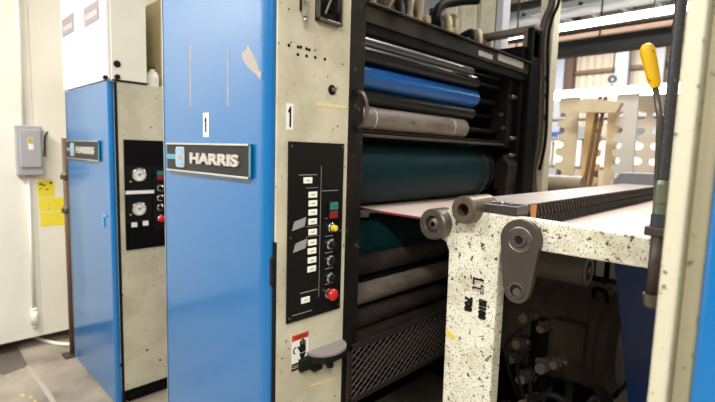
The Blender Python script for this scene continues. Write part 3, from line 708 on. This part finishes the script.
# casting marks
def mark(body, px, py, size, sx=1, m=INK):
    p = on(px, py, 1, YP); b = text_bm(body, size, 1, (p.x, YP-.0012, p.z), (0, 0, -1), (1, 0, 0), .0025, sx=sx, bold=.0026)
    # keep outward normal towards the viewer
    add('casting_mark', b, m, A_)
mark('LT', 474, 277, .050, .9); mark('5I188', 480, 299, .032, .9); mark('708', 466, 296, .034, .95)
b = text_bm('LT', .045, 1, (on(474.5, 277.5, 1, YP).x+.003, YP-.0032, on(474.5, 277.5, 1, YP).z-.003), (0, 0, -1), (1, 0, 0), .001, sx=.95); add('casting_mark', b, SILVER, A_)  # silver copy paints highlights over the LT's black grime and shadow
b = B(); q = [(447, 329), (456, 338), (454, 340), (447, 334)]
prism(b, [(on(x, y, 1, YP).x, on(x, y, 1, YP).z) for x, y in q], 1, YP-.0006, YP+.001); add('paint_mark', b, YEL, A_)

# ------------------------------------------------------------------ serrated plank over the web
K = thing('grating_plank', (-.8, 2.4, 1.302), 'long grey plank with dark serrated side lying across the paper web', 'plank')
xl, xr, ya, yb, z0, z1 = -.87, -.66, 1.45, 3.45, 1.303, 1.392
add('deck', box(B(), xl, xr, ya, yb, z1-.004, z1), PLANKM, K, .001)
b = B(); box(b, xr-.006, xr-.003, ya, yb, z0, z1-.004); box(b, xl+.003, xl+.006, ya, yb, z0, z1-.004); add('side_plate', b, PLANKD, K)
b = B(); n = 62; st = (yb-ya)/n
for k in range(n):
    y = ya+k*st
    for (z_, dz, sgn) in ((z0+.006, .036, 1), (z0+.044, .036, -1)):
        lo, hi = (y, y+st*.75) if sgn > 0 else (y+st*.75, y)
        cyl(b, (xr-.001, lo, z_), (xr-.001, hi, z_+dz), .0042, n=5)
add('serration', b, mat('serration_steel', (66, 60, 58), .4, .4), K)
add('end_cap', box(B(), xl, xr-.004, ya-.004, ya, z0+.002, z1-.002), INK, K)
add('orange_strap', box(B(), xr-.003, xr+.005, 1.535, 1.575, z0, z1-.006), mat('orange_strap', (206, 138, 70), .6), K, .001)
b = B(); tube(b, smoothpath([(xr-.002, 1.47, z0+.01), (xr+.012, 1.455, z0+.05), (xr-.002, 1.445, z1-.01)]), .005, 8); add('end_ring', b, STEEL, K)

t = thing('feed_table', (-.65, 3.0, 0), 'pale pinkish table top under the far end of the grey plank', 'table')
add('table_top', box(B(), -1.12, -.15, 2.81, 3.70, 1.27, 1.300), PAPER, t, .003)
for (x, y) in ((-.98, 2.90), (-.19, 2.90), (-.98, 3.64), (-.19, 3.64)): add('leg', box(B(), x, x+.03, y, y+.03, 0, 1.27), DARK, t)

# ------------------------------------------------------------------ hose riser by the second unit
hx, hy = -.2335, 1.27
Q = thing('air_riser', (hx, hy, 1.15), 'thick black ribbed hose on a brass fitting in front of the worn cream column', 'hose')
zh = on(661, 180, 1, hy).z
b = B(); n = 150; zz = [zh+(2.45-zh)*i/n for i in range(n+1)]
tube(b, [(hx, hy, z) for z in zz], .0125, 20, rf=lambda i: .0128 if i % 2 else .0114); add('ribbed_hose', b, HOSEM, Q)
z1_ = on(660, 214, 1, hy).z
b = B(); lathe(b, (hx, hy, z1_), (0, 0, 1), [(0, .012), (0, .0155), (.018, .0155), (.020, .0135), (.024, .0135), (.026, .0165), (zh-z1_-.01, .0165), (zh-z1_, .014), (zh-z1_, .010)], 24); add('fitting', b, FITT, Q)
z2 = on(660, 224, 1, hy).z
b = B(); lathe(b, (hx, hy, z2-.006), (0, 0, 1), [(0, .0185), (z1_-z2+.005, .0185), (z1_-z2+.006, .012)], 6); add('hex_nut', b, BLUEG, Q)
z3 = z2-.035
b = B(); box(b, hx-.026, hx+.024, hy-.016, YP-.001, z3+.006, z2-.007); add('clamp', b, BROWNST, Q, .003)
z5 = on(655, 296, 1, hy).z
add('pipe', cyl(B(), (hx, hy, z5), (hx, hy, z3+.006), .0135, n=20), BROWNST, Q)
b = B(); lathe(b, (hx, hy, z5-.03), (0, 0, 1), [(0, 0), (0, .012), (.006, .016), (.024, .017), (.024, .0195), (.034, .0195), (.034, .012)], 24); add('pipe_cap', b, STEEL, Q)
# yellow handled lever
pa = on(647.5, 51, 1, 1.36); pb = on(655, 84, 1, 1.36); pc = on(660, 118, 1, 1.36); pd = on(657, 215, 1, 1.36)
V = thing('lever', (pd.x, 1.36, 1.358), 'lever with a scuffed yellow grip beside the black ribbed hose', 'lever')
d = (pb-pa).normalized(); Lg = (pb-pa).length
b = B(); lathe(b, pa-d*.02, d, [(0, 0), (.002, .008), (.008, .0145), (.018, .0172), (Lg*.5, .017), (Lg+.01, .0145), (Lg+.03, .011), (Lg+.03, 0)], 28, ); add('grip', b, YELG, V)
b = B(); tube(b, [pb, pc, Vector((pd.x, 1.36, 1.358))], .0075, 10); add('rod', b, STEEL, V)

# ------------------------------------------------------------------ machinery below the web
G = thing('drive_motor', (-.85, 2.62, 0), 'big dusty drive motor on its side in the dark below the paper web', 'motor')
b = B(); lathe(b, (-1.15, 2.62, .60), (1, 0, 0), [(0, 0), (0, .26), (.03, .285), (.50, .285), (.51, .27), (.55, .265), (.585, .21), (.59, 0)], 56); add('housing', b, MOTOR, G)
b = B()
for k in range(5):
    x = -1.10+.1*k; lathe(b, (x, 2.62, .60), (1, 0, 0), [(0, .284), (0, .290), (.02, .290), (.02, .284)], 56)
add_each('rib', b, MOTOR, G)
b = B(); tube(b, smoothpath([(-.70, 2.48, .84), (-.70, 2.46, .895), (-.65, 2.46, .895), (-.64, 2.48, .84)]), .012, 8); add('lifting_eye', b, BLACK, G)
add('terminal_box', box(B(), -.84, -.68, 2.30, 2.42, .56, .74), MOTOR, G, .01)
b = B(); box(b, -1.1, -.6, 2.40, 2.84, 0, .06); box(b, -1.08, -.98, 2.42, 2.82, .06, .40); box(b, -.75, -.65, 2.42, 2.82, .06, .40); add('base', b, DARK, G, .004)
b = B(); lathe(b, (-1.16, 2.4, .998), (1, 0, 0), [(0, 0), (0, .080), (.44, .080), (.446, .074), (.446, .050), (.425, .046), (.425, .018), (.45, .016), (.45, 0)], 40)
r = add('steel_roll', b, mat('dull_steel', (150, 144, 136), .5, .2, grime=.6, grimecol=(96, 88, 80), gscale=10)); tag(r, 'short steel roll with a hollow end under the paper web', 'roll')
b = B(); box(b, -1.19, -1.165, 2.33, 2.47, 0, 1.07); box(b, -1.19, -1.0, 2.26, 2.39, 0, .02); add('stand', b, DARK, r)
W = thing('valve_manifold', (-.78, 1.98, 0), 'cluster of black valves and taps on a stand, low behind the post', 'valve')
b = B(); box(b, -.80, -.74, 1.95, 2.01, 0, .84); box(b, -.88, -.64, 1.87, 2.09, 0, .02); add('stand', b, DARK, W)
for (x, y, z, s) in ((-.80, 1.93, .86, 1), (-.72, 1.92, .84, .8), (-.82, 1.92, .74, .9), (-.70, 1.9, .68, 1.1), (-.78, 1.9, .6, 1), (-.66, 1.93, .70, .8), (-.74, 1.9, .50, 1), (-.84, 1.92, .66, .8)):
    b = B(); cyl(b, (x, y-.03, z), (x, y+.03, z), .026*s, n=16); cyl(b, (x-.04*s, y, z), (x+.04*s, y, z), .016*s, n=12); v = add('valve', b, mat('sooty_brass', (84, 78, 70), .5, .3, grime=.6, grimecol=(50, 45, 40), gscale=20) if 'sooty_brass' not in MATS else MATS['sooty_brass'], W, .002)
    b = B(); cyl(b, (x, y-.06, z), (x, y-.03, z), .007, n=8); lathe(b, (x, y-.072, z), (0, 1, 0), [(0, 0), (0, .020*s), (.012, .022*s), (.012, 0)], 10); add('hand_wheel', b, MOTOR, v)
b = B()
for k in range(4): tube(b, smoothpath([(-.82+.05*k, 1.9, .8-.07*k), (-.86+.06*k, 1.84, .72-.06*k), (-.80+.05*k, 1.84, .55-.05*k), (-.76+.03*k, 1.94, .42-.04*k)]), .008, 8)
add('pipe', b, BLACK, W)
b = B(); lathe(b, (-.66, 1.70, 0), (0, 0, 1), [(0, 0), (0, .10), (.48, .105), (.54, .095), (.58, .065), (.59, 0)], 40)
p = add('pump', b, MOTOR); tag(p, 'dark domed pump on the floor at the bottom behind the cream post', 'pump')
b = B(); cyl(b, (-.66, 1.70, .585), (-.66, 1.70, .62), .03, n=16); tube(b, smoothpath([(-.66, 1.70, .61), (-.60, 1.70, .66), (-.53, 1.72, .60), (-.53, 1.76, .3), (-.55, 1.78, .02)]), .013, 10); add('outlet', b, BLACK, p)
b = B(); lathe(b, (-.45, 1.72, 0), (0, 0, 1), [(0, 0), (0, .10), (.52, .105), (.57, .09), (.59, .05), (.59, 0)], 36)
p = add('canister', b, mat('grey_canister', (104, 100, 98), .5)); tag(p, 'round grey canister on the floor in front of the dark blue panel', 'canister')
b = B(); tube(b, smoothpath([(-.48, 1.72, .585), (-.48, 1.72, .66), (-.46, 1.74, .69), (-.44, 1.76, .64)]), .010, 8); add('spout', b, BLACK, p)
b = B(); box(b, -1.165, -1.02, 2.99, 3.6, 0, 1.2); box(b, -1.165, -.72, 3.2, 3.6, 0, .70)  # boxes added only to keep the space below the web dark
g = add('dark_filler', b, DARK, None, .02); tag(g, 'dark box added to keep the space behind the drive motor black', 'dark_filler')

# ------------------------------------------------------------------ beyond the press: benches, racks, lamps
t = thing('work_table', (-1.15, 4.15, 0), 'brown topped steel table beyond the paper web', 'table')
add('table_top', box(B(), -1.95, -.55, 3.75, 4.5, 1.22, 1.26), WOODB, t, .004)
add('pale_backing', box(B(), -1.9, -.58, 3.79, 3.81, .1, 1.2), mat('pale_grey_panel', (176, 182, 174), .6), t)  # added pale panel standing in for the light grey floor beyond
for (x, y) in ((-1.93, 3.77), (-.60, 3.77), (-1.93, 4.44), (-.60, 4.44)): add('leg', box(B(), x, x+.04, y, y+.04, 0, 1.22), GREYC, t)
p = on(567, 182, 1, 4.0); p1 = on(583, 180, 1, 4.0)
b = B(); lathe(b, (p1.x-.36, 4.0, 1.335), (1, 0, 0), [(0, 0), (0, .072), (.36, .072), (.362, .05), (.355, .03), (.355, 0)], 36)
tag(add('paper_roll', b, mat('grey_roll', (150, 142, 126), .5)), 'grey roll lying on the table just beyond the paper web', 'roll')
a = on(613, 187, 1, 4.0); c = on(655, 187, 1, 4.0)
b = B(); prism(b, [(a.x, 1.26), (a.x+.015, 1.40), (a.x+.06, 1.455), (-.62, 1.46), (-.56, 1.26)], 1, 3.95, 4.25)
tag(add('machine_cover', b, mat('slate_grey_enamel', (134, 138, 146), .45), None, .006), 'slate grey sloping metal cover on the table beside the hose', 'cover')
# notched upright boards
def board(x, w, top, y, lab, side, m=WOODC, notch=.085, tilt=0):
    pts = []; z = .02
    right = []; left = []
    zz = .3
    R_ = [(w/2, 0), (w/2, .25)]; L_ = [(-w/2, 0), (-w/2, .25)]
    while zz < top-.14:
        for (sd, arr, s_) in (('r', R_, 1), ('l', L_, -1)):
            if sd in side:
                arr += [(s_*w/2, zz), (s_*w*.20, zz+.012), (s_*w*.10, zz+.04), (s_*w*.16, zz+.07), (s_*w*.40, zz+.085), (s_*w*.5, zz+.1)]
        zz += .15
    R_.append((w/2, top)); L_.append((-w/2, top))
    poly = [(x+a, z) for a, z in R_]+[(x+a, z) for a, z in L_[::-1]]
    o = add('notched_board', prism(B(), poly, 1, y, y+.03), m, None)
    tag(o, lab, 'board', 'notched cream boards beyond the paper')
    f = B(); box(f, x-w/2-.03, x+w/2+.03, y-.06, y+.10, 0, .03); add('foot', f, WOODB, o)
    return o
XB = lambda px: on(px, 130, 1, 5).x
board(XB(567), .20, 2.19, 5.0, 'notched cream board standing by the rear cream column, leftmost', 'l')
board(XB(586), .17, 2.17, 5.22, 'notched cream board just left of the leaning brown slats', 'r', m=mat('tan_wood', (214, 186, 136), .6))
board(XB(606), .16, 2.12, 5.3, 'notched cream board behind the leaning brown slats', 'r')
board(XB(625), .19, 2.19, 5.0, 'pale notched board with two dark holes, right of the slats', 'l', m=mat('pale_wood', (232, 228, 222), .6))
board(XB(642), .20, 2.19, 5.22, 'notched board standing nearest the black ribbed hose', 'lr', m=mat('pale_wood_2', (226, 214, 196), .6))
a = on(598, 96, 1, 4.9); c = on(583, 182, 1, 4.9)
t = thing('leaning_slat', (c.x-.25, 4.9, 0), 'pair of dark brown slats leaning diagonally against the cream boards', 'slat')
sl = (a.x-c.x)/(a.z-c.z)
for k in (0, 1):
    b = B(); x0 = c.x-sl*c.z; prism(b, [(x0+.05*k, 0), (x0+.03+.05*k, 0), (a.x+.03+.05*k, a.z), (a.x+.05*k, a.z)], 1, 4.90+.0*k, 4.93); add('slat', b, WOODB, t)
b = B(); p = on(597, 106, 1, 4.9); prism(b, [(p.x-.20, p.z-.03), (p.x-.1, p.z+.08), (p.x+.24, p.z+.01), (p.x+.2, p.z-.08), (p.x-.14, p.z-.06)], 1, 4.80, 4.89)
o = add('tilted_board', b, WOODC, t)
# shelving with white cartons
t = thing('storage_rack', (-2.8, 9.3, 0), 'long steel storage rack holding white cartons at the far side of the hall', 'rack')
for (x, y) in ((-4.2, 9.0), (-2.9, 9.0), (-1.6, 9.0), (-4.2, 9.55), (-2.9, 9.55), (-1.6, 9.55)): add('upright', box(B(), x, x+.06, y, y+.06, 0, 2.5), GREYC, t)
for z in (.3, 1.36, 1.925, 2.3): add('shelf', box(B(), -4.2, -1.54, 9.0, 9.6, z, z+.035), WOODB if z < 1.5 else GREYC, t)
for i, (x0, x1, h) in enumerate(((-4.1, -3.55, .46), (-3.5, -3.0, .50), (-2.8, -2.3, .50), (-2.25, -1.7, .48))):
    tag(add('carton', box(B(), x0, x1, 9.02, 9.5, 1.41, 1.41+h), CARTON, None, .008), ['white carton half hidden behind the rear cream column, on the far rack', 'white carton on the far rack, seen left of the leaning slats', 'white carton on the far rack, seen right of the leaning slats', 'white carton on the far rack, seen between the two rightmost boards'][i], 'carton', 'white cartons on the far rack')
tag(add('storage_bin', box(B(), -3.75, -3.35, 9.05, 9.5, 1.962, 2.06), BLUEBIN, None, .01), 'flat blue bin on the upper shelf of the far rack', 'bin')
for i, (x0, hh) in enumerate(((-3.2, .2), (-2.75, .26), (-2.3, .16), (-1.95, .24))):
    tag(add('parts_bin', box(B(), x0, x0+.34, 9.05, 9.5, 1.962, 1.962+hh), mat('bin_grey_%s' % 'abcd'[i], ((150, 152, 160), (190, 176, 156), (120, 124, 134), (176, 178, 184))[i], .5), None, .01), ['grey parts bin beside the flat blue bin on the upper shelf', 'tan parts bin on the upper shelf, second from the blue bin', 'low dark grey parts bin on the upper shelf', 'pale grey parts bin at the right end of the upper shelf'][i], 'bin', 'parts bins on the far rack')
for i, x in enumerate((-3.2, -2.3)):
    tag(add('dark_crate', box(B(), x, x+.7, 9.02, 9.5, .35, .9), DARK, None, .01), ['dark crate on the low shelf of the far rack, left one', 'dark crate on the low shelf of the far rack, right one'][i], 'crate', 'dark crates on the far rack')
# overhead lamps: fittings hung along X
def lampbar(name, x0, x1, y, z, r, lab, hang, m=GLOW, grp=None):
    t = thing(name, ((x0+x1)/2, y, z), lab, 'lamp', grp)
    b = B(); prism(b, [(y-r*1.1, z+r*1.0), (y-r*.7, z+r*1.25), (y+r*.7, z+r*1.25), (y+r*1.1, z+r*1.0)], 0, x0, x1); add('housing', b, GREYC, t)
    add('tube', cyl(B(), (x0+.02, y, z), (x1-.02, y, z), r, n=20), m, t)
    b = B()
    for x in (x0+.2, x1-.2): cyl(b, (x, y, z+r*1.25), (x, y, hang), .006, n=6)
    add('hanger', b, BROWNST, t)
    return t
lampbar('fluorescent_lamp', -3.3, .6, 4.6, 2.79, .038, 'long bright fluorescent lamp hanging over the hall behind the press', 5.99)
lampbar('fluorescent_lamp', -5.6, -.2, 9.0, 2.74, .075, 'bright fluorescent lamp farther back above the white cartons', 5.99)
tag(add('hanging_beam', box(B(), -2.3, .8, 4.55, 4.67, 2.52, 2.66), mat('black_beam', (20, 19, 20), .6), None, .004), 'black beam hanging below the nearer long lamp', 'beam')
t = bpy.data.objects[[o.name for o in COL.objects if o.get('category') == 'beam'][0]]
b = B()
for x in (-2.25, -1.45, -.6, .5): cyl(b, (x, 4.61, 2.66), (x, 4.61, 5.99), .008, n=6)
add('hanger', b, BROWNST, t)
t = thing('pipe_rack', (-.9, 4.3, 2.72), 'rusty pipes and trays running level above the black hanging beam', 'pipe')
b = B(); cyl(b, (-2.6, 4.45, 2.71), (.7, 4.45, 2.71), .022, n=12); add('pipe', b, BROWNST, t)
b = B(); cyl(b, (-3.2, 4.9, 3.02), (.7, 4.9, 3.02), .05, n=12); add('pipe', b, GREYC, t)
b = B(); cyl(b, (-3.4, 5.4, 3.35), (.7, 5.4, 3.35), .06, n=12); add('pipe', b, BROWNST, t)
b = B()
for x in (-2.4, -1.0, .5):
    for (y, z) in ((4.45, 2.71), (4.9, 3.02), (5.4, 3.35)): cyl(b, (x, y, z), (x, y, 5.99), .006, n=6)
add('hanger', b, BROWNST, t)
b = B(); box(b, -2.5, .7, 4.75, 4.83, 2.68, 2.76); box(b, -2.5, .7, 4.62, 4.75, 2.68, 2.69); add('tray', b, BROWNM, t)
b = B()
for k in range(14): box(b, -3.3+.3*k, -3.26+.3*k, 5.0, 5.9, 3.1, 3.14)
box(b, -3.4, .8, 5.0, 5.06, 3.1, 3.17); box(b, -3.4, .8, 5.84, 5.9, 3.1, 3.17)
for x in (-3.3, .7):
    for y in (5.03, 5.87): cyl(b, (x, y, 3.1), (x, y, 5.99), .008, n=6)
tag(add('cable_ladder', b, GREYC), 'grey ladder tray for cables high above the nearer long lamp', 'cable tray')
p = on(612, 79, 1, 8.8)
b = B(); lathe(b, (p.x, 8.8, p.z), (0, 1, 0), [(0, .03), (0, .07), (.05, .07), (.05, .03), (0, .03)], 24); cyl(b, (p.x, 8.825, p.z+.09), (p.x, 8.825, 5.99), .01, n=6); tube(b, smoothpath([(p.x, 8.825, p.z-.09), (p.x-.02, 8.825, p.z-.18), (p.x-.1, 8.825, p.z-.22)]), .012, 8)
tag(add('pulley', b, BLUEG), 'small pulley on a cord hanging before the far wall', 'pulley')

# ------------------------------------------------------------------ light: aisle fittings behind and above the camera, plus soft hall daylight
def fitting(x, y, z, lx, ly, power, lab):
    t = thing('ceiling_light', (x, y, z), lab, 'lamp', 'aisle ceiling lights')
    b = B(); box(b, x-lx/2, x+lx/2, y-ly/2, y+ly/2, z+.02, z+.08); add('housing', b, WHITEP, t)
    b = B()
    for sx in (-.4, .4): cyl(b, (x+sx*lx, y, z+.08), (x+sx*lx, y, 5.99), .008, n=6)
    add('hanger', b, BROWNST, t)
    ld = bpy.data.lights.new('lamp_light', 'AREA'); ld.shape = 'RECTANGLE'; ld.size = lx; ld.size_y = ly; ld.energy = power; ld.color = (1, .965, .91)
    lo = bpy.data.objects.new('lamp_light', ld); COL.objects.link(lo); lo.parent = t; lo.location = (0, 0, .015)
fitting(.9, -.9, 3.3, 2.6, .4, 170, 'long ceiling light over the near aisle, right one')
fitting(-2.8, -.9, 3.4, 2.2, .4, 130, 'long ceiling light over the near aisle, left one')
fitting(-.6, 2.9, 3.9, 1.4, .35, 70, 'ceiling light above the paper web')
fitting(-2.6, 7.0, 4.6, 2.6, .5, 280, 'ceiling light over the middle of the hall')
fitting(-4.0, 11.5, 5.0, 2.6, .5, 330, 'ceiling light near the far wall')
wd = bpy.data.worlds.new('world'); S.world = wd; wd.use_nodes = True
bg = wd.node_tree.nodes['Background']; bg.inputs['Color'].default_value = (1, .97, .93, 1); bg.inputs['Strength'].default_value = .2
S.view_settings.exposure = 0.3
